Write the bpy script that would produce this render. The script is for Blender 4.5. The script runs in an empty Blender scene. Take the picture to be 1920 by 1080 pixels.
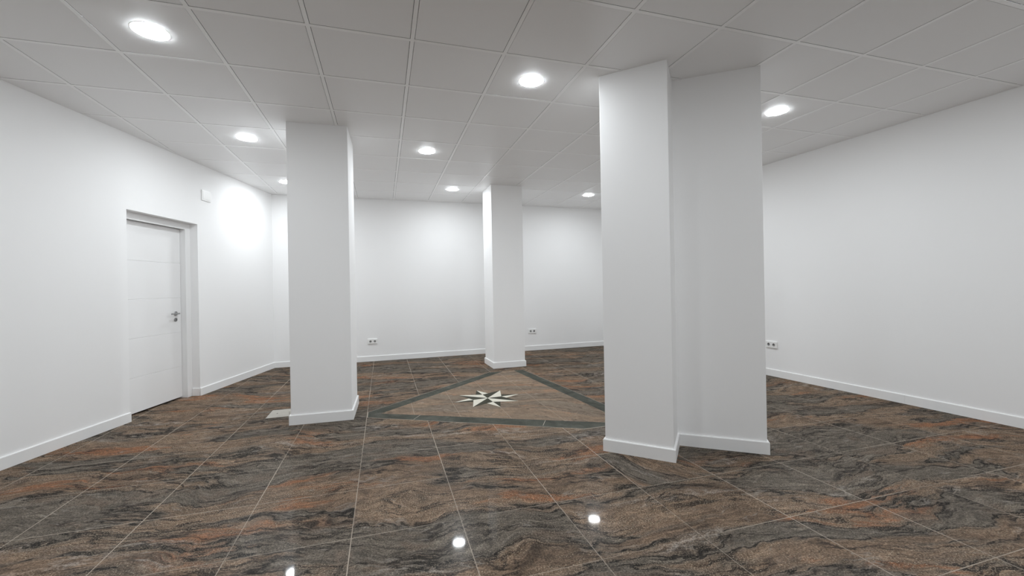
import bpy, bmesh, math
from mathutils import Vector, Matrix

# ------------------------------------------------------------------ setup
sc = bpy.context.scene
col = sc.collection
H = 2.782            # suspended ceiling height (m)
BH, BT = 0.090, 0.014  # baseboard height / thickness


def link(o, parent=None):
    col.objects.link(o)
    if parent is not None:
        o.parent = parent
    return o


def tag(o, label=None, cat=None, group=None, kind=None):
    if label: o['label'] = label
    if cat: o['category'] = cat
    if group: o['group'] = group
    if kind: o['kind'] = kind
    return o


def empty(name, loc=(0, 0, 0), rz=0.0, parent=None):
    o = bpy.data.objects.new(name, None)
    o.location = loc
    o.rotation_euler = (0, 0, rz)
    o.empty_display_size = 0.1
    return link(o, parent)


def mesh_obj(name, bm, mats, parent=None, loc=(0, 0, 0), rz=0.0, smooth=False):
    bmesh.ops.recalc_face_normals(bm, faces=bm.faces)
    me = bpy.data.meshes.new(name)
    bm.to_mesh(me)
    bm.free()
    for m in (mats if isinstance(mats, (list, tuple)) else [mats]):
        me.materials.append(m)
    if smooth:
        for p in me.polygons: p.use_smooth = True
    o = bpy.data.objects.new(name, me)
    o.location = loc
    o.rotation_euler = (0, 0, rz)
    return link(o, parent)


def prism(bm, pts, z0, z1, mi=0):
    """extruded polygon between z0 and z1"""
    b = [bm.verts.new((x, y, z0)) for x, y in pts]
    t = [bm.verts.new((x, y, z1)) for x, y in pts]
    fs = [bm.faces.new(list(reversed(b))), bm.faces.new(t)]
    n = len(pts)
    for i in range(n):
        fs.append(bm.faces.new((b[i], b[(i + 1) % n], t[(i + 1) % n], t[i])))
    for f in fs: f.material_index = mi
    return fs


def box(bm, x0, x1, y0, y1, z0, z1, mi=0):
    return prism(bm, [(x0, y0), (x1, y0), (x1, y1), (x0, y1)], z0, z1, mi)


def bevel(bm, w, seg=2):
    bmesh.ops.bevel(bm, geom=list(bm.edges), offset=w, segments=seg, affect='EDGES', profile=0.5)


def tube(bm, path, r, seg=16):
    """round bar along a polyline"""
    rings = []
    for i, p in enumerate(path):
        p = Vector(p)
        a = Vector(path[max(i - 1, 0)]); b = Vector(path[min(i + 1, len(path) - 1)])
        d = (b - a).normalized()
        q = d.to_track_quat('Z', 'Y')
        rings.append([bm.verts.new(p + q @ Vector((r * math.cos(2 * math.pi * k / seg), r * math.sin(2 * math.pi * k / seg), 0))) for k in range(seg)])
    for A, B in zip(rings, rings[1:]):
        for k in range(seg):
            bm.faces.new((A[k], A[(k + 1) % seg], B[(k + 1) % seg], B[k]))
    bm.faces.new(list(reversed(rings[0]))); bm.faces.new(rings[-1])


def lathe(bm, prof, seg=48, mi=0, close=True, M=None):
    """revolve (radius, z) profile about Z"""
    rings = []
    for r, z in prof:
        if r < 1e-6:
            rings.append([bm.verts.new((M @ Vector((0, 0, z))) if M else (0, 0, z))])
        else:
            vs = []
            for k in range(seg):
                a = 2 * math.pi * k / seg
                v = Vector((r * math.cos(a), r * math.sin(a), z))
                vs.append(bm.verts.new((M @ v) if M else v))
            rings.append(vs)
    for A, B in zip(rings, rings[1:]):
        for k in range(seg):
            k2 = (k + 1) % seg
            if len(A) == 1 and len(B) == 1: continue
            if len(A) == 1: f = bm.faces.new((A[0], B[k], B[k2]))
            elif len(B) == 1: f = bm.faces.new((A[k], A[k2], B[0]))
            else: f = bm.faces.new((A[k], A[k2], B[k2], B[k]))
            f.material_index = mi


def clip_convex(poly, clip):
    """Sutherland-Hodgman: poly clipped to a convex counter-clockwise polygon"""
    out = list(poly)
    n = len(clip)
    for i in range(n):
        ax, ay = clip[i]; bx, by = clip[(i + 1) % n]
        side = lambda p: (bx - ax) * (p[1] - ay) - (by - ay) * (p[0] - ax)
        src, out = out, []
        for j in range(len(src)):
            p, q = src[j], src[(j + 1) % len(src)]
            sp, sq = side(p), side(q)
            if sp >= 0: out.append(p)
            if (sp >= 0) != (sq >= 0):
                t = sp / (sp - sq)
                out.append((p[0] + t * (q[0] - p[0]), p[1] + t * (q[1] - p[1])))
        if len(out) < 3: return []
    res = []
    for p in out:
        if not res or math.hypot(p[0] - res[-1][0], p[1] - res[-1][1]) > 1e-5: res.append(p)
    if len(res) > 2 and math.hypot(res[0][0] - res[-1][0], res[0][1] - res[-1][1]) < 1e-5: res.pop()
    return res if len(res) > 2 else []


def offset_poly(pts, d):
    """offset a counter-clockwise polygon outwards by d"""
    n = len(pts); out = []
    for i in range(n):
        p0, p1, p2 = Vector(pts[i - 1]), Vector(pts[i]), Vector(pts[(i + 1) % n])
        e1 = (p1 - p0).normalized(); e2 = (p2 - p1).normalized()
        n1 = Vector((e1.y, -e1.x)); n2 = Vector((e2.y, -e2.x))
        b = (n1 + n2); k = d / max(0.2, (1 + n1.dot(n2)))
        out.append(tuple(p1 + b * k))
    return out


# ------------------------------------------------------------------ node helpers
class NT:
    def __init__(self, name):
        self.mat = bpy.data.materials.new(name)
        self.mat.use_nodes = True
        self.t = self.mat.node_tree
        self.t.nodes.clear()
        self.out = self.n('ShaderNodeOutputMaterial')

    def n(self, typ, **kw):
        nd = self.t.nodes.new(typ)
        for k, v in kw.items(): setattr(nd, k, v)
        return nd

    def put(self, sock, v):
        if isinstance(v, bpy.types.NodeSocket): self.t.links.new(v, sock)
        else: sock.default_value = v

    def m(self, op, a, b=0.0, c=0.0, clamp=False):
        nd = self.n('ShaderNodeMath', operation=op, use_clamp=clamp)
        self.put(nd.inputs[0], a)
        self.put(nd.inputs[1], b)
        if op in ('MULTIPLY_ADD', 'COMPARE', 'SMOOTH_MIN'): self.put(nd.inputs[2], c)
        return nd.outputs[0]

    def v(self, op, a, b=(0, 0, 0)):
        nd = self.n('ShaderNodeVectorMath', operation=op)
        self.put(nd.inputs[0], a)
        self.put(nd.inputs[1], b)
        return nd.outputs[0]

    def xyz(self, x, y, z=0.0):
        nd = self.n('ShaderNodeCombineXYZ')
        self.put(nd.inputs[0], x); self.put(nd.inputs[1], y); self.put(nd.inputs[2], z)
        return nd.outputs[0]

    def sep(self, v):
        nd = self.n('ShaderNodeSeparateXYZ'); self.put(nd.inputs[0], v)
        return nd.outputs

    def noise(self, vec, scale, detail=4.0, rough=0.55, dist=0.0, color=False):
        nd = self.n('ShaderNodeTexNoise')
        self.put(nd.inputs['Vector'], vec)
        nd.inputs['Scale'].default_value = scale
        nd.inputs['Detail'].default_value = detail
        nd.inputs['Roughness'].default_value = rough
        nd.inputs['Distortion'].default_value = dist
        return nd.outputs[1 if color else 0]

    def smooth(self, x, a, b):
        nd = self.n('ShaderNodeMapRange', interpolation_type='SMOOTHSTEP')
        self.put(nd.inputs['Value'], x)
        nd.inputs['From Min'].default_value = a
        nd.inputs['From Max'].default_value = b
        return nd.outputs[0]

    def mix(self, f, a, b):
        nd = self.n('ShaderNodeMix', data_type='RGBA')
        self.put(nd.inputs[0], f)
        self.put(nd.inputs[6], a if not isinstance(a, tuple) else (*a, 1))
        self.put(nd.inputs[7], b if not isinstance(b, tuple) else (*b, 1))
        return nd.outputs[2]

    def ramp(self, x, stops):
        nd = self.n('ShaderNodeValToRGB')
        self.put(nd.inputs[0], x)
        cr = nd.color_ramp
        while len(cr.elements) < len(stops): cr.elements.new(0.5)
        for e, (p, c) in zip(cr.elements, stops):
            e.position = p; e.color = (*c, 1)
        return nd.outputs[0]


def plain(name, rgb, rough=0.6, spec=0.3, metal=0.0, bump=0.0, bscale=60.0, tint=0.0, tscale=3.0):
    g = NT(name)
    p = g.n('ShaderNodeBsdfPrincipled')
    p.inputs['Base Color'].default_value = (*rgb, 1)
    p.inputs['Roughness'].default_value = rough
    p.inputs['Specular IOR Level'].default_value = spec
    p.inputs['Metallic'].default_value = metal
    tc = g.n('ShaderNodeTexCoord').outputs['Object']
    if tint:
        f = g.noise(tc, tscale, 3)
        c = g.mix(f, tuple(x * (1 - tint) for x in rgb), tuple(min(1, x * (1 + tint)) for x in rgb))
        g.put(p.inputs['Base Color'], c)
    if bump:
        b = g.n('ShaderNodeBump'); b.inputs['Strength'].default_value = bump
        b.inputs['Distance'].default_value = 0.002
        g.put(b.inputs['Height'], g.noise(tc, bscale, 3))
        g.put(p.inputs['Normal'], b.outputs[0])
    g.put(g.out.inputs[0], p.outputs[0])
    return g.mat


def srgb(r, g, b):
    f = lambda c: (c / 255 / 12.92) if c / 255 <= 0.04045 else (((c / 255) + 0.055) / 1.055) ** 2.4
    return (f(r), f(g), f(b))


# ------------------------------------------------------------------ materials
M_wall = plain('white_wall_paint', (0.89, 0.89, 0.89), 0.75, 0.12, bump=0.04, bscale=220)
M_base = plain('white_baseboard_lacquer', (0.86, 0.86, 0.858), 0.45, 0.25)
M_tile = plain('ceiling_tile_board', (0.885, 0.885, 0.885), 0.42, 0.5, bump=0.05, bscale=400)
M_tbar = plain('ceiling_grid_enamel', (0.96, 0.96, 0.958), 0.28, 0.9)
M_void = plain('painted_dark_void', (0.06, 0.06, 0.06), 0.9, 0.0)  # dark colour stands in for unlit space above tiles and behind door
M_door = plain('white_door_lacquer', (0.86, 0.86, 0.86), 0.45, 0.25)
M_plast = plain('white_plastic', (0.86, 0.86, 0.85), 0.35, 0.4)
M_well = plain('socket_well_shade_grey', (0.42, 0.42, 0.42), 0.5, 0.3)  # grey imitates shade inside the well; the plastic itself is white
M_hole = plain('socket_recess_grey', (0.10, 0.10, 0.10), 0.6, 0.2)
M_steel = plain('brushed_steel', (0.36, 0.36, 0.36), 0.32, 0.5, metal=1.0)
M_dark = plain('dark_keyway', (0.03, 0.03, 0.03), 0.5, 0.3)
M_plate = plain('pale_cover_plate', srgb(176, 172, 164), 0.6, 0.2, tint=0.12, tscale=14)
M_cream = plain('cream_marble', srgb(214, 210, 196), 0.30, 0.12, tint=0.06, tscale=9)

g = NT('led_diffuser')
e = g.n('ShaderNodeEmission')
e.inputs['Color'].default_value = (0.945, 0.995, 1.03, 1)
e.inputs['Strength'].default_value = 178.0
g.put(g.out.inputs[0], e.outputs[0])
M_led = g.mat

GX0, GSX = -0.1729, 0.54776   # floor tile joints
GY0, GSY = 3.7397, 0.51815


def polish(gt, color, gloss=0.035, rough=0.045, bump=None):
    """dark polished stone: diffuse body under a thin weak gloss"""
    d = gt.n('ShaderNodeBsdfDiffuse'); gt.put(d.inputs['Color'], color)
    s = gt.n('ShaderNodeBsdfGlossy'); s.inputs['Roughness'].default_value = rough
    s2 = gt.n('ShaderNodeBsdfGlossy'); s2.inputs['Roughness'].default_value = 0.22
    ms = gt.n('ShaderNodeMixShader'); ms.inputs[0].default_value = 0.35
    gt.put(ms.inputs[1], s.outputs[0]); gt.put(ms.inputs[2], s2.outputs[0])
    mx = gt.n('ShaderNodeMixShader'); gt.put(mx.inputs[0], gloss)
    gt.put(mx.inputs[1], d.outputs[0]); gt.put(mx.inputs[2], ms.outputs[0])
    if bump is not None:
        b = gt.n('ShaderNodeBump'); b.inputs['Strength'].default_value = 0.25; b.inputs['Distance'].default_value = 0.002
        gt.put(b.inputs['Height'], bump)
        gt.put(d.inputs['Normal'], b.outputs[0])
    gt.put(gt.out.inputs[0], mx.outputs[0])


def stone(gt, P, warp=1.0):
    """quartzite: gritty brown bands with rust clouds, fine-layered grey bands, black contact veins"""
    w1 = gt.v('SUBTRACT', gt.noise(P, 0.8, 2, 0.5, color=True), (0.5, 0.5, 0.5))
    w2 = gt.v('SUBTRACT', gt.noise(P, 2.8, 3, 0.55, color=True), (0.5, 0.5, 0.5))
    w3 = gt.v('SUBTRACT', gt.noise(P, 12.0, 4, 0.62, color=True), (0.5, 0.5, 0.5))
    Q = gt.v('ADD', P, gt.v('MULTIPLY', w1, (0.50 * warp, 0.55 * warp, 0)))
    Q = gt.v('ADD', Q, gt.v('MULTIPLY', w2, (0.22, 0.22 * warp, 0)))
    Q = gt.v('ADD', Q, gt.v('MULTIPLY', w3, (0.045, 0.035, 0)))
    S = gt.v('MULTIPLY', Q, (0.50, 2.3, 1.0))       # strata: long in x, short in y
    lith = gt.noise(S, 1.15, 7, 0.58)
    rust = gt.noise(gt.v('ADD', S, (7.3, 2.9, 0)), 1.7, 7, 0.62)
    fine = gt.noise(gt.v('MULTIPLY', Q, (1.7, 15.0, 1)), 2.4, 7, 0.70)
    mid = gt.noise(gt.v('MULTIPLY', Q, (0.8, 1.5, 1)), 22, 6, 0.75)
    cloud = gt.noise(gt.v('ADD', gt.v('MULTIPLY', Q, (0.8, 1.7, 1)), (2.2, 8.8, 0)), 3.5, 6, 0.65)
    grain = gt.noise(P, 115, 3, 0.75)
    mb = gt.smooth(lith, 0.455, 0.54)
    grey = gt.ramp(fine, [(0.26, srgb(54, 50, 46)), (0.40, srgb(88, 82, 75)), (0.52, srgb(108, 100, 91)), (0.64, srgb(122, 113, 102)), (0.78, srgb(158, 148, 136))])
    grey = gt.mix(gt.m('MULTIPLY', gt.smooth(cloud, 0.50, 0.62), 0.55), grey, srgb(112, 96, 84))
    brown = gt.ramp(cloud, [(0.30, srgb(84, 73, 64)), (0.44, srgb(116, 98, 83)), (0.55, srgb(130, 109, 91)), (0.70, srgb(110, 97, 87))])
    lay = gt.m('ADD', 1.0, gt.m('MULTIPLY', gt.m('SUBTRACT', fine, 0.5), 2.3))
    brown = gt.v('MULTIPLY', brown, gt.xyz(lay, lay, lay))
    rm = gt.m('MULTIPLY', gt.smooth(rust, 0.545, 0.62), gt.smooth(mid, 0.32, 0.52))
    brown = gt.mix(gt.m('MULTIPLY', rm, 0.78), brown, srgb(146, 98, 69))
    c = gt.mix(mb, grey, brown)
    qz = gt.m('MULTIPLY', gt.smooth(gt.noise(gt.v('ADD', S, (3.1, 17.7, 0)), 1.6, 6, 0.62), 0.575, 0.66), gt.smooth(mid, 0.40, 0.60))
    c = gt.mix(gt.m('MULTIPLY', qz, 0.60), c, srgb(156, 148, 141))
    # mottling and crystal grain
    k2 = gt.m('ADD', 1.0, gt.m('MULTIPLY', gt.m('SUBTRACT', mid, 0.5), 2.6))
    k3 = gt.m('ADD', 1.0, gt.m('MULTIPLY', gt.m('SUBTRACT', grain, 0.5), 3.6))
    kk = gt.m('MULTIPLY', gt.m('MAXIMUM', k2, 0.25), gt.m('MAXIMUM', k3, 0.2))
    c = gt.v('MULTIPLY', c, gt.xyz(kk, kk, kk))
    # black veins along the contacts and inside the strata
    brk = gt.noise(Q, 2.4, 4)
    e1 = gt.m('MULTIPLY', gt.smooth(gt.m('ABSOLUTE', gt.m('SUBTRACT', lith, 0.475)), 0.013, 0.003), gt.smooth(brk, 0.38, 0.48))
    c = gt.mix(gt.m('MULTIPLY', e1, 0.92), c, srgb(34, 32, 31))
    vn = gt.noise(gt.v('ADD', S, (1.7, 9.1, 0)), 2.4, 6, 0.60)
    vein = gt.m('MULTIPLY', gt.smooth(gt.m('ABSOLUTE', gt.m('SUBTRACT', vn, 0.5)), 0.026, 0.003), gt.smooth(brk, 0.62, 0.46))
    c = gt.mix(gt.m('MULTIPLY', vein, 0.85), c, srgb(38, 35, 34))
    vn2 = gt.noise(gt.v('ADD', S, (11.7, 4.1, 0)), 3.1, 5, 0.5)
    vein2 = gt.m('MULTIPLY', gt.smooth(gt.m('ABSOLUTE', gt.m('SUBTRACT', vn2, 0.5)), 0.013, 0.002), gt.smooth(gt.noise(Q, 4.2, 3), 0.50, 0.62))
    c = gt.mix(gt.m('MULTIPLY', vein2, 0.45), c, srgb(165, 157, 149))
    # crystal specks, dense in the gritty brown bands
    sp = gt.smooth(gt.noise(P, 155, 2, 0.6), 0.56, 0.70)
    grit = gt.smooth(gt.noise(gt.v('ADD', S, (5.5, 0.3, 0)), 2.0, 5, 0.6), 0.44, 0.54)
    spm = gt.m('MULTIPLY', sp, gt.m('ADD', 0.22, gt.m('MULTIPLY', grit, gt.m('ADD', 0.35, gt.m('MULTIPLY', mb, 0.45)))))
    c = gt.mix(spm, c, srgb(208, 192, 168))
    return c, mid


def rotv(gt, P, deg, cx=0.0, cy=0.0):
    nd = gt.n('ShaderNodeVectorRotate', rotation_type='Z_AXIS')
    gt.put(nd.inputs['Vector'], P)
    nd.inputs['Angle'].default_value = math.radians(deg)
    nd.inputs['Center'].default_value = (cx, cy, 0)
    return nd.outputs[0]


def floor_material():
    gt = NT('veined_quartzite_floor')
    tc = gt.n('ShaderNodeTexCoord').outputs['Object']
    x, y, _ = gt.sep(tc)
    u = gt.m('DIVIDE', gt.m('SUBTRACT', x, GX0), GSX)
    w = gt.m('DIVIDE', gt.m('SUBTRACT', y, GY0), GSY)
    cu, cw = gt.m('FLOOR', u), gt.m('FLOOR', w)
    # each slab is cut a little out of register with its neighbours
    wn = gt.n('ShaderNodeTexWhiteNoise', noise_dimensions='2D')
    gt.put(wn.inputs['Vector'], gt.xyz(cu, cw))
    jit = gt.v('MULTIPLY', gt.v('SUBTRACT', wn.outputs['Color'], (0.5, 0.5, 0.5)), (0.10, 0.05, 0))
    P = gt.v('ADD', rotv(gt, tc, 9), jit)
    # one slab laid with its veins across
    odd = gt.m('MULTIPLY', gt.m('COMPARE', cu, 3.0, 0.1), gt.m('COMPARE', cw, -3.0, 0.1))
    P2 = gt.v('ADD', rotv(gt, tc, 62), (4.0, 1.5, 0))
    mv = gt.n('ShaderNodeMix', data_type='VECTOR')
    gt.put(mv.inputs[0], odd); gt.put(mv.inputs[4], P); gt.put(mv.inputs[5], P2)
    c, mid = stone(gt, mv.outputs[1])
    # slab-to-slab tone
    tone = gt.m('ADD', 0.71, gt.m('MULTIPLY', wn.outputs['Value'], 0.12))
    c = gt.v('MULTIPLY', c, gt.xyz(tone, tone, tone))
    # joints: thin pale lines, better filled in some places than in others
    du = gt.m('MULTIPLY', gt.m('ABSOLUTE', gt.m('SUBTRACT', gt.m('FRACT', gt.m('ADD', u, 0.5)), 0.5)), GSX)
    dw = gt.m('MULTIPLY', gt.m('ABSOLUTE', gt.m('SUBTRACT', gt.m('FRACT', gt.m('ADD', w, 0.5)), 0.5)), GSY)
    fill = gt.smooth(gt.noise(tc, 0.9, 3), 0.36, 0.60)
    ju = gt.m('MULTIPLY', gt.smooth(du, 0.0030, 0.0014), gt.m('ADD', 0.35, gt.m('MULTIPLY', fill, 0.6)))
    jw = gt.m('MULTIPLY', gt.smooth(dw, 0.0026, 0.0012), gt.m('ADD', 0.25, gt.m('MULTIPLY', fill, 0.65)))
    j = gt.m('MAXIMUM', ju, jw)
    c = gt.mix(j, c, srgb(176, 164, 150))
    polish(gt, c)
    return gt.mat


def field_material():
    gt = NT('riven_brown_stone')
    tc = gt.n('ShaderNodeTexCoord').outputs['Object']
    x, y, _ = gt.sep(tc)
    P = gt.v('ADD', rotv(gt, tc, 24), (21.0, 13.0, 0))
    c, mid = stone(gt, gt.v('MULTIPLY', P, (1.2, 1.2, 1)))
    c = gt.mix(0.38, c, srgb(142, 125, 109))
    # radial joints between the field slabs
    j = None
    for jx in (-0.82, -0.40, 0.04, 0.48):
        d = gt.m('ABSOLUTE', gt.m('SUBTRACT', x, jx))
        k = gt.smooth(d, 0.0028, 0.0012)
        j = k if j is None else gt.m('MAXIMUM', j, k)
    c = gt.mix(gt.m('MULTIPLY', j, 0.6), c, srgb(170, 158, 144))
    polish(gt, c, 0.022, 0.09)
    return gt.mat


def green_material(name, a, b):
    gt = NT(name)
    tc = gt.n('ShaderNodeTexCoord').outputs['Object']
    n1 = gt.noise(tc, 5, 6, 0.65, 0.6)
    n2 = gt.noise(tc, 60, 4, 0.7)
    c = gt.ramp(n1, [(0.3, a), (0.55, tuple((p + q) / 2 for p, q in zip(a, b))), (0.72, b)])
    k = gt.m('ADD', 0.75, gt.m('MULTIPLY', n2, 0.5))
    c = gt.v('MULTIPLY', c, gt.xyz(k, k, k))
    polish(gt, c, 0.025, 0.08)
    return gt.mat


M_floor = floor_material()
M_field = field_material()
M_green = green_material('dark_green_slate', srgb(58, 60, 55), srgb(94, 95, 88))
M_sdark = green_material('dark_green_marble', srgb(62, 62, 54), srgb(80, 78, 69))
M_joint = plain('pale_joint', srgb(168, 160, 148), 0.7, 0.1)

# ------------------------------------------------------------------ room shell
# plan (counter-clockwise): back-left corner -> front-left -> front-right -> back-right
LA, LB = Vector((-2.657, 3.666)), Vector((-1.702, 7.406))
Ld = (LB - LA).normalized()
BLc = Vector((-1.697, 7.426))
BRc = Vector((4.716, 7.568))
FRc = Vector((5.250, -3.0))
FLc = LA + Ld * ((-3.0 - LA.y) / Ld.y)
ROOM = [tuple(BLc), tuple(FLc), tuple(FRc), tuple(BRc)]


def area2(p): return sum(p[i][0] * p[(i + 1) % len(p)][1] - p[(i + 1) % len(p)][0] * p[i][1] for i in range(len(p)))


if area2(ROOM) < 0: ROOM.reverse()

bm = bmesh.new()
prism(bm, offset_poly(ROOM, 0.30), -0.12, 0.0)
tag(mesh_obj('floor', bm, M_floor), 'polished grey, brown and rust veined stone tile floor with thin pale joints', 'floor', kind='structure')

# --- suspended ceiling: lay-in tiles, white T grid, slab painted dark as the unlit void above
TX0, TY0, TP = 0.2013, 2.6402, 0.6
TW, GAP = 0.025, 0.0026
bm = bmesh.new()
for i in range(-9, 10):
    for j in range(-11, 10):
        x0, y0 = TX0 + i * TP + TW / 2 + GAP, TY0 + j * TP + TW / 2 + GAP
        x1, y1 = TX0 + (i + 1) * TP - TW / 2 - GAP, TY0 + (j + 1) * TP - TW / 2 - GAP
        pl = clip_convex([(x0, y0), (x1, y0), (x1, y1), (x0, y1)], ROOM)
        if pl: prism(bm, pl, H + 0.0016, H + 0.016, 0)
prism(bm, offset_poly(ROOM, 0.30), H + 0.030, H + 0.10, 1)
ceil = tag(mesh_obj('ceiling', bm, [M_tile, M_void]), 'suspended ceiling of square light grey tiles in a white metal grid', 'ceiling', kind='structure')
bm = bmesh.new()
for i in range(-9, 11):
    c = TX0 + i * TP
    pl = clip_convex([(c - TW / 2, -4), (c + TW / 2, -4), (c + TW / 2, 9), (c - TW / 2, 9)], ROOM)
    if pl: prism(bm, pl, H, H + 0.002)
for j in range(-11, 11):
    c = TY0 + j * TP
    for i in range(-9, 10):
        pl = clip_convex([(TX0 + i * TP + TW / 2, c - TW / 2), (TX0 + (i + 1) * TP - TW / 2, c - TW / 2),
                          (TX0 + (i + 1) * TP - TW / 2, c + TW / 2), (TX0 + i * TP + TW / 2, c + TW / 2)], ROOM)
        if pl: prism(bm, pl, H + 0.0003, H + 0.002)
mesh_obj('grid', bm, M_tbar, ceil)['label'] = 'white enamelled ceiling grid'

WT = 0.30  # wall thickness


def frame_of(A, B):
    d = (B - A).normalized()
    return d


def wall(name, A, B, out, label):
    """plain straight wall from A to B, `out` points away from the room"""
    bm = bmesh.new()
    p = [tuple(A), tuple(B), tuple(B + out * WT), tuple(A + out * WT)]
    prism(bm, p, 0.0, H + 0.03)
    return tag(mesh_obj(name, bm, M_wall), label, 'wall', kind='structure')


def baseboard_run(bm, A, B, inn, z0=0.0, ea=0.0, eb=0.0):
    """baseboard against a wall: chamfered top; ea / eb shift the ends of the front face"""
    d = (B - A).normalized()
    prof = [(0.0, z0), (BT, z0), (BT, BH - 0.005), (BT - 0.004, BH), (0.0, BH)]
    r1 = [bm.verts.new((*(A + inn * o + d * (ea * o / BT)), z)) for o, z in prof]
    r2 = [bm.verts.new((*(B + inn * o - d * (eb * o / BT)), z)) for o, z in prof]
    n = len(prof)
    for k in range(n):
        bm.faces.new((r1[k], r1[(k + 1) % n], r2[(k + 1) % n], r2[k]))
    bm.faces.new(list(reversed(r1))); bm.faces.new(r2)


Lout = Vector((-Ld.y, Ld.x))
Bd = (BRc - BLc).normalized(); Bout = Vector((-Bd.y, Bd.x))
Rd = (BRc - FRc).normalized(); Rout = Vector((Rd.y, -Rd.x))
wall('wall_back', BLc - Bd * 0.3, BRc + Bd * 0.3, Bout, 'plain white back wall behind the columns')
wall('wall_right', FRc, BRc, Rout, 'plain white wall along the right side')
wall('wall_front', FLc, FRc, Vector((0, -1)), 'plain white wall behind the viewer')

# --- left wall with the door opening
S0, S1 = 1.212, 2.178           # opening, measured along the wall from LA
OZ = 2.046
REC = 0.088                     # reveal depth to the door frame
a0 = (FLc - LA).dot(Ld)
b0 = (BLc - LA).dot(Ld)
bm = bmesh.new()


def lpt(s, o): return tuple(LA + Ld * s + Lout * o)


prism(bm, [lpt(a0, 0), lpt(S0, 0), lpt(S0, WT), lpt(a0, WT)], 0, H + 0.03)
prism(bm, [lpt(S1, 0), lpt(b0, 0), lpt(b0, WT), lpt(S1, WT)], 0, H + 0.03)
prism(bm, [lpt(S0, 0), lpt(S1, 0), lpt(S1, WT), lpt(S0, WT)], OZ, H + 0.03)
tag(mesh_obj('wall_left', bm, M_wall), 'plain white left wall with the recessed door opening', 'wall', kind='structure')

bm = bmesh.new()
Li = -Lout
baseboard_run(bm, LA + Ld * a0, LA + Ld * S0, Li)
baseboard_run(bm, LA + Ld * S1, BLc, Li, ea=-BT)
# short return into the reveal on the far side of the door
baseboard_run(bm, Vector(lpt(S1, 0.002)), Vector(lpt(S1, REC - 0.004)), -Ld)
tag(mesh_obj('baseboard_left', bm, M_base), 'white baseboard along the left wall on both sides of the door', 'baseboard', kind='structure')
bm = bmesh.new()
baseboard_run(bm, BLc, BRc, -Bout)
tag(mesh_obj('baseboard_back', bm, M_base), 'white baseboard along the back wall', 'baseboard', kind='structure')
bm = bmesh.new()
joint = BRc - Rd * 4.74
baseboard_run(bm, FRc, joint - Rd * 0.0006, -Rout)
baseboard_run(bm, joint + Rd * 0.0006, BRc, -Rout)
tag(mesh_obj('baseboard_right', bm, M_base), 'white baseboard with a butt joint along the right wall', 'baseboard', kind='structure')

# ------------------------------------------------------------------ door (local x along the wall, y into the wall, z up)
door = empty('door_1', (*(LA + Ld * S0), 0), math.atan2(Ld.y, Ld.x))
tag(door, 'white flush door with four grooves and steel lever, recessed in the left wall', 'door', kind='structure')
DW = S1 - S0
FW, FT = 0.080, 0.072           # frame face widths (sides / top)
bm = bmesh.new()
fz = OZ - FT
# frame face boards, jamb linings and door stop
for sx in (0, 1):
    f = (lambda v: v) if sx == 0 else (lambda v: DW - v)
    xs = sorted((f(0.001), f(FW)))
    box(bm, xs[0], xs[1], REC, REC + 0.014, 0.0, fz)
    xs = sorted((f(0.020), f(FW - 0.003)))
    box(bm, xs[0], xs[1], REC + 0.014, WT - 0.03, 0.0, fz)
    xs = sorted((f(FW - 0.003), f(FW + 0.018)))
    box(bm, xs[0], xs[1], REC + 0.104, WT - 0.03, 0.0, fz - 0.018)
box(bm, 0.001, DW - 0.001, REC, REC + 0.014, fz, OZ - 0.001)
box(bm, 0.020, DW - 0.020, REC + 0.014, WT - 0.03, fz + 0.004, OZ - 0.002)
box(bm, FW - 0.003, DW - FW + 0.003, REC + 0.104, WT - 0.03, fz - 0.018, fz + 0.004)
mesh_obj('door_frame', bm, M_door, door)
# door leaf with four V grooves
LY = REC + 0.062                # face of the leaf
lx0, lx1 = FW + 0.001, DW - FW - 0.001
lz0, lz1 = 0.016, fz - 0.002
bm = bmesh.new()
zs = [lz0]
prof = [(LY, lz0)]
for gz in (0.371, 0.772, 1.172, 1.571):
    prof += [(LY, gz - 0.003), (LY + 0.004, gz), (LY, gz + 0.003)]
prof += [(LY, lz1), (LY + 0.04, lz1), (LY + 0.04, lz0)]
ra = [bm.verts.new((lx0, yy, zz)) for yy, zz in prof]
rb = [bm.verts.new((lx1, yy, zz)) for yy, zz in prof]
for k in range(len(prof)):
    k2 = (k + 1) % len(prof)
    bm.faces.new((ra[k], ra[k2], rb[k2], rb[k]))
bm.faces.new(list(reversed(ra))); bm.faces.new(rb)
leaf = mesh_obj('door_leaf', bm, M_door, door)
# added panel, painted dark for the unlit space behind the leaf
bm = bmesh.new()
box(bm, 0.0, DW, WT - 0.03, WT, 0.0, OZ)
mesh_obj('void_backing', bm, M_void, door)
# handle: round rose, neck and lever pointing back over the leaf
hx, hz = 0.802, 0.992
RotY = Matrix.Translation((hx, LY, hz)) @ Matrix.Rotation(math.pi / 2, 4, 'X')
bm = bmesh.new()
lathe(bm, [(0, 0), (0.026, 0), (0.026, 0.006), (0.023, 0.009), (0, 0.009)], 40, M=RotY)
rose = mesh_obj('handle_rose', bm, M_steel, leaf)
rose['label'] = 'round brushed steel handle rose'
bm = bmesh.new()
tube(bm, [(hx, LY - 0.008, hz), (hx, LY - 0.036, hz), (hx - 0.004, LY - 0.047, hz), (hx - 0.014, LY - 0.052, hz), (hx - 0.125, LY - 0.052, hz)], 0.0085, 16)
lev = mesh_obj('door_handle', bm, M_steel, leaf, smooth=False)
lev['label'] = 'brushed steel lever handle'
bm = bmesh.new()
RotC = Matrix.Translation((hx - 0.002, LY, hz - 0.070)) @ Matrix.Rotation(math.pi / 2, 4, 'X')
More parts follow.
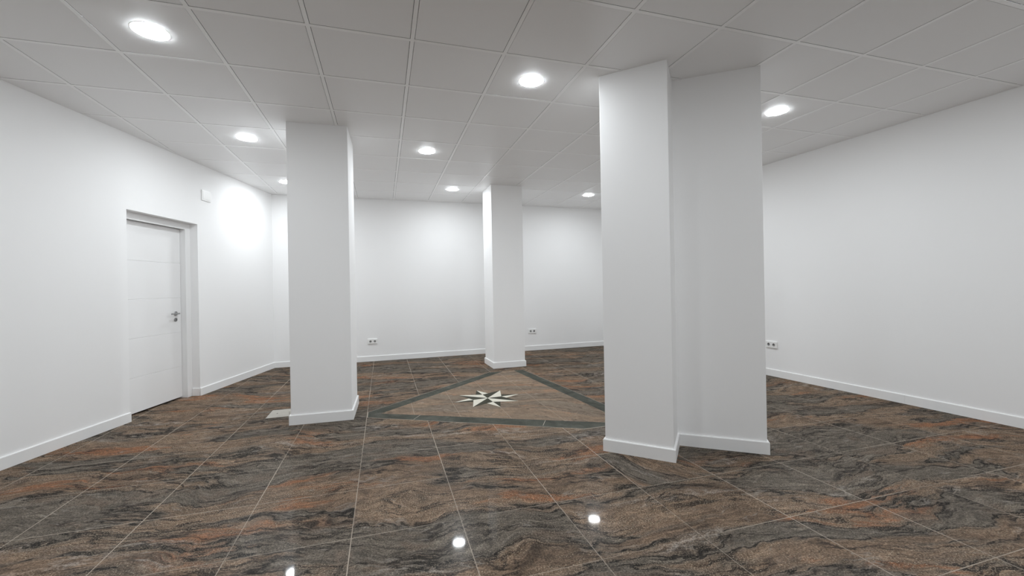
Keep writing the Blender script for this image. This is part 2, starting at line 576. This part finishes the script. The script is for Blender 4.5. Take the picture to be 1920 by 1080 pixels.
lathe(bm, [(0, 0), (0.022, 0), (0.022, 0.006), (0.020, 0.008), (0, 0.008)], 36, M=RotC)
box(bm, hx - 0.005, hx + 0.001, LY - 0.0095, LY - 0.006, hz - 0.082, hz - 0.060, 1)
esc = mesh_obj('lock_cylinder', bm, [M_steel, M_dark], leaf)
esc['label'] = 'round steel keyhole escutcheon'

# ------------------------------------------------------------------ columns


def column(name, pts, label, group=None):
    """free-standing plastered column: shaft + baseboard wrapped round it (plan in world axes)"""
    cx = sum(p[0] for p in pts) / len(pts); cy = sum(p[1] for p in pts) / len(pts)
    loc = [(x - cx, y - cy) for x, y in pts]
    if area2(loc) < 0: loc.reverse()
    root = empty(name, (cx, cy, 0))
    tag(root, label, 'column', group, 'thing')
    bm = bmesh.new()
    prism(bm, loc, 0.0, H + 0.012)
    ve = [e for e in bm.edges if abs(e.verts[0].co.z - e.verts[1].co.z) > 1]
    bmesh.ops.bevel(bm, geom=ve, offset=0.003, segments=2, affect='EDGES', profile=0.5)
    mesh_obj('shaft', bm, M_wall, root)
    bm = bmesh.new()
    lay = [(offset_poly(loc, BT), 0.0), (offset_poly(loc, BT), BH - 0.005), (offset_poly(loc, BT - 0.004), BH), (offset_poly(loc, -0.002), BH)]
    rings = [[bm.verts.new((x, y, z)) for x, y in p] for p, z in lay]
    n = len(loc)
    for A, B in zip(rings, rings[1:]):
        for k in range(n):
            bm.faces.new((A[k], A[(k + 1) % n], B[(k + 1) % n], B[k]))
    mesh_obj('baseboard', bm, M_base, root)
    return root


column('column', [(-0.833, 4.203), (-0.303, 4.189), (-0.288, 4.739), (-0.818, 4.753)], 'square white column on the left, nearest the door')
column('column', [(1.590, 6.064), (2.089, 6.076), (2.077, 6.573), (1.578, 6.561)], 'slender far white column in the middle, beyond the star inlay')
column('stepped_column', [(1.567, 2.754), (1.908, 2.424), (2.143, 2.676), (2.620, 2.324), (2.811, 2.581), (2.200, 3.030), (1.895, 3.096)],
       'large near white column stepped in two faces, right of centre')

# ------------------------------------------------------------------ triangular floor medallion with the compass star
MX, MY = 1.090, 4.470
med = empty('floor_medallion', (MX, MY, 0))
tag(med, 'triangular stone floor inlay with green border and a cream compass star', 'floor inlay', kind='thing')
Ztop = 0.0010


def world_to_med(pl): return [(x - MX, y - MY) for x, y in pl]


def ccw(pl): return pl if area2(pl) > 0 else pl[::-1]


def isect(p, q, r, s):
    p, q, r, s = map(Vector, (p, q, r, s))
    d1, d2 = q - p, s - r
    t = ((r - p).x * d2.y - (r - p).y * d2.x) / (d1.x * d2.y - d1.y * d2.x)
    return tuple(p + d1 * t)


bo = ((-0.137, 4.183), (1.554, 3.272)); bi = ((-0.116, 4.318), (1.868, 3.325))
lo = ((-0.118, 4.413), (1.457, 5.823)); li = ((0.038, 4.357), (1.666, 5.822))
ro = ((1.967, 5.766), (2.166, 3.848)); ri = ((1.824, 5.781), (2.036, 3.620))
cut = ccw([(-0.166, 3.228), (2.9, 3.228), (2.9, 5.815), (-0.166, 5.815)])
oL, oT, oR = isect(*bo, *lo), isect(*lo, *ro), isect(*ro, *bo)
iL, iT, iR = isect(*bi, *li), isect(*li, *ri), isect(*ri, *bi)
bm = bmesh.new()
prism(bm, world_to_med(clip_convex(ccw([iL, iR, iT]), cut)), -0.004, Ztop)
fld = mesh_obj('stone_field', bm, M_field, med)
fld['label'] = 'brown stone field of the triangle'
# pale joint line round the border
bm = bmesh.new()
big = ccw([oL, oR, oT])
prism(bm, world_to_med(clip_convex(offset_poly(big, 0.0035), offset_poly(cut, 0.0035))), -0.005, Ztop - 0.0006)
jl = mesh_obj('joint_line', bm, M_joint, med)
jl['label'] = 'pale joint round the green border'
inb = 0.0018


def strip(quad):
    q = ccw(quad)
    q = clip_convex(offset_poly(q, -inb), offset_poly(cut, -inb))
    b = bmesh.new()
    prism(b, world_to_med(q), -0.004, Ztop)
    return b


def lerp(a, b, t): return tuple(Vector(a).lerp(Vector(b), t))


for quads in ([oL, oR, iR, iL], [oT, oL, iL, iT], [oR, oT, iT, iR]):
    o = mesh_obj('border_strip', strip(quads), M_green, med)
    o['label'] = 'dark green border strip'
# pale mitre joints across the near strip
bm = bmesh.new()
# (each a part of its own)
for p, q in (((0.327, 4.105), (0.258, 3.992)), ((1.404, 3.544), (1.337, 3.428))):
    p, q = Vector(p), Vector(q); d = (q - p).normalized(); nrm = Vector((-d.y, d.x)) * 0.0022
    q = q + d * 0.01
    bm = bmesh.new()
    prism(bm, world_to_med(ccw([tuple(p - nrm), tuple(q - nrm), tuple(q + nrm), tuple(p + nrm)])), 0.0, Ztop + 0.0003)
    mesh_obj('strip_joint', bm, M_joint, med)

# compass star: eight points, each split into a cream and a green half
star = empty('compass_star', (0, 0, 0), math.radians(6.6), med)
RM, RI, RN = 0.360, 0.165, 0.378
z1 = Ztop + 0.0007


def pol(r, deg): return (r * math.cos(math.radians(deg)), r * math.sin(math.radians(deg)))


for k in range(4):
    a = 45 + 90 * k
    tip = pol(RM, a)
    for s, mt, lb in ((-1, M_cream, 'cream half of a star point'), (1, M_sdark, 'green half of a star point')):
        bm = bmesh.new()
        prism(bm, ccw([(0, 0), pol(RI, a + 45 * s), tip]), 0.0, z1)
        mesh_obj('star_point', bm, mt, star)['label'] = lb
for k in range(4):
    a = 90 * k
    tip = pol(RN, a)
    base = pol(RI, a)
    for s, mt, lb in ((-1, M_cream, 'cream half of a star point'), (1, M_sdark, 'green half of a star point')):
        # meets the flank of the neighbouring main point
        e = isect(pol(RI, a), pol(RM, a + 45 * s), tip, pol(RI * 0.93, a + 45 * s))
        bm = bmesh.new()
        prism(bm, ccw([base, tip, e]), 0.0, z1)
        mesh_obj('star_point', bm, mt, star)['label'] = lb

# ------------------------------------------------------------------ floor cover plate beside the left column
fp = empty('floor_cover_plate', (-0.985, 4.632, 0), math.radians(0))
tag(fp, 'pale square cover plate with screws on the floor, left of the left column', 'cover plate', kind='thing')
bm = bmesh.new()
box(bm, -0.128, 0.128, -0.139, 0.139, 0.0, 0.004)
bevel(bm, 0.0015, 2)
mesh_obj('plate', bm, M_plate, fp)
for sx, sy in ((-0.055, 0.0), (0.055, 0.0), (0.066, -0.055)):
    bm = bmesh.new()
    lathe(bm, [(0, 0.0055), (0.006, 0.0055), (0.0075, 0.0038), (0.0075, 0.003)], 20)
    s = mesh_obj('screw', bm, M_dark, fp, (sx, sy, 0))
    s['label'] = 'dark screw head'

# ------------------------------------------------------------------ wall sockets
# local frame: x along the wall, y out of the wall into the room, z up


def socket(loc, rz, label):
    r = empty('socket_outlet', loc, rz)
    tag(r, label, 'socket', 'double wall sockets', 'thing')
    W, Hh, D = 0.158, 0.084, 0.015
    wr = 0.0195
    # cover plate with a chamfered rim and two round openings
    bm = bmesh.new()
    cz = 0.0035
    loops = []
    for y, ins in ((0.0, 0.0), (D - cz, 0.0), (D - cz * 0.3, cz * 0.3), (D, cz)):
        loops.append([bm.verts.new((x, y, z)) for x, z in ((-W / 2 + ins, -Hh / 2 + ins), (W / 2 - ins, -Hh / 2 + ins), (W / 2 - ins, Hh / 2 - ins), (-W / 2 + ins, Hh / 2 - ins))])
    for A, B in zip(loops, loops[1:]):
        for k in range(4):
            bm.faces.new((A[k], A[(k + 1) % 4], B[(k + 1) % 4], B[k]))
    rim = [bm.edges.get((loops[-1][k], loops[-1][(k + 1) % 4])) for k in range(4)]
    for sx in (-0.0355, 0.0355):
        ring = [bm.verts.new((sx + wr * math.cos(2 * math.pi * q / 40), D, wr * math.sin(2 * math.pi * q / 40))) for q in range(40)]
        rim += [bm.edges.new((ring[q], ring[(q + 1) % 40])) for q in range(40)]
    bmesh.ops.triangle_fill(bm, edges=rim, use_beauty=True)
    mesh_obj('cover_plate', bm, M_plast, r)
    for sx in (-0.0355, 0.0355):
        # sunk well, inside greyed in place of shade, with two dark contact holes
        Mx = Matrix.Translation((sx, 0, 0)) @ Matrix.Rotation(-math.pi / 2, 4, 'X')
        bm = bmesh.new()
        lathe(bm, [(wr + 0.0022, D - 0.0002), (wr + 0.0018, D + 0.0012), (wr, D + 0.0012), (wr - 0.0004, 0.0012), (0.0, 0.0012)], 40, 0, M=Mx)
        for f in bm.faces:
            if f.calc_center_median().y < D - 0.0005: f.material_index = 1
        well = mesh_obj('socket', bm, [M_plast, M_well], r)
        for hx_ in (-0.0095, 0.0095):
            Mh = Matrix.Translation((sx + hx_, 0, 0)) @ Matrix.Rotation(-math.pi / 2, 4, 'X')
            bm = bmesh.new()
            lathe(bm, [(0.0046, 0.0008), (0.0046, 0.0019), (0.0038, 0.0019), (0.0038, 0.0013), (0.0, 0.0013)], 16, 0, M=Mh)
            mesh_obj('contact_hole', bm, M_hole, well)['label'] = 'dark contact hole'
    return r


def on_wall(A, d, s, out_room, z):
    p = A + d * s
    return (p.x, p.y, z), math.atan2(out_room.y, out_room.x) - math.pi / 2


bA = Vector((-1.701, 7.426)); bD = (Vector((4.601, 7.565)) - bA).normalized()
l, r = on_wall(bA, bD, 1.512, -Bout, 0.340)
socket(l, r, 'white double socket low on the back wall, just right of the left column')
l, r = on_wall(bA, bD, 4.444, -Bout, 0.371)
socket(l, r, 'white double socket low on the back wall, just right of the slender far column')
pR = FRc + Rd * ((Vector((4.8835, 4.237)) - FRc).dot(Rd))
l, r = on_wall(pR, Rd, 0.0, -Rout, 0.412)
socket(l, r, 'white double socket low on the right wall, beside the stepped column')

# blank junction cover above the door
l, r = on_wall(LA, Ld, 2.335, Li, 2.415)
jb = empty('wall_cover_plate', l, r)
tag(jb, 'blank white square cover plate high on the left wall, right of the door', 'cover plate', kind='thing')
bm = bmesh.new()
box(bm, -0.080, 0.080, 0.0, 0.010, -0.064, 0.064)
bevel(bm, 0.003, 3)
mesh_obj('plate', bm, M_plast, jb)
bm = bmesh.new()
box(bm, -0.062, 0.062, 0.0095, 0.0125, -0.047, 0.047)
bevel(bm, 0.001, 2)
mesh_obj('lid', bm, M_plast, jb)

# ------------------------------------------------------------------ recessed LED downlights (one mesh pair, copied)
def make_light():
    r = empty('ceiling_light', (0, 0, H))
    bm = bmesh.new()
    lathe(bm, [(0.086, 0.003), (0.086, -0.0005), (0.094, -0.0012), (0.097, 0.001), (0.097, 0.003)], 64)
    mesh_obj('trim_ring', bm, M_tbar, r, smooth=True)
    bm = bmesh.new()
    Rr, dp = 0.091, 0.0075
    prof = [(Rr, -0.001)] + [(Rr * math.cos(t), -0.001 - dp * math.sin(t)) for t in [math.pi / 2 * q / 8 for q in range(1, 8)]] + [(0, -0.001 - dp)]
    lathe(bm, prof, 64)
    mesh_obj('diffuser', bm, M_led, r, smooth=True)
    return r


def copy_tree(o, parent=None):
    c = o.copy(); col.objects.link(c)
    if parent: c.parent = parent
    for ch in list(o.children): copy_tree(ch, c)
    return c


LIGHTS = [  # tile cell -> label
    (-2.5, 0.5, 'round LED downlight in the top left corner of the ceiling, nearest and largest'),
    (1.5, 0.5, 'round LED downlight left of the stepped column near its top'),
    (5.45, 0.46, 'round LED downlight against the right edge of the stepped column'),
    (-2.5, 3.52, 'round LED downlight left of the top of the left column, above the door side'),
    (0.5, 3.5, 'round LED downlight between the left column and the far column, midway down the ceiling'),
    (-2.5, 6.5, 'small far round LED downlight touching the left edge of the left column'),
    (1.46, 6.42, 'small far round LED downlight just left of the slender far column'),
    (5.35, 6.3, 'small far round LED downlight between the far column and the stepped column'),
    (5.5, 3.5, 'round LED downlight behind the stepped column'),
    (-2.5, -2.5, 'round LED downlight overhead on the left, behind the viewer'),
    (1.5, -2.5, 'round LED downlight overhead in the middle, behind the viewer'),
    (5.5, -2.5, 'round LED downlight overhead on the right, behind the viewer'),
    (-2.5, -5.5, 'round LED downlight near the front wall on the left'),
    (1.5, -5.5, 'round LED downlight near the front wall in the middle'),
    (5.5, -5.5, 'round LED downlight near the front wall on the right'),
]
proto = make_light()
for k, (i, j, lb) in enumerate(LIGHTS):
    o = proto if k == 0 else copy_tree(proto)
    o.location = (TX0 + i * TP, TY0 + j * TP, H + 0.0016)
    tag(o, lb, 'ceiling light', 'recessed ceiling downlights', 'thing')

# ------------------------------------------------------------------ world, camera, colour management
w = bpy.data.worlds.new('room_dark'); sc.world = w
w.use_nodes = True
w.node_tree.nodes['Background'].inputs[0].default_value = (0, 0, 0, 1)
w.node_tree.nodes['Background'].inputs[1].default_value = 0.0

cd = bpy.data.cameras.new('camera')
cam = bpy.data.objects.new('camera', cd); col.objects.link(cam)
cd.sensor_width = 36.0
cd.sensor_fit = 'HORIZONTAL'
cd.lens = 36.0 * 776.757 / 1920
cd.shift_x = (960 - 945.976) / 1920
cd.shift_y = (538.171 - 540) / 1920
cd.clip_start = 0.05
cam.location = (0, 0, 1.230)
cam.rotation_euler = (Matrix.Rotation(-0.28483, 3, 'Z') @ Matrix.Rotation(math.pi / 2, 3, 'X') @ Matrix.Rotation(-0.018, 3, 'Z')).to_euler()
sc.camera = cam

sc.view_settings.view_transform = 'Standard'
sc.view_settings.look = 'None'
sc.view_settings.gamma = 1.0
sc.view_settings.use_curve_mapping = False
sc.view_settings.exposure = 0.0
sc.cycles.use_denoising = True
sc.cycles.max_bounces = 12
sc.cycles.diffuse_bounces = 10
sc.cycles.glossy_bounces = 4
sc.cycles.sample_clamp_indirect = 8.0
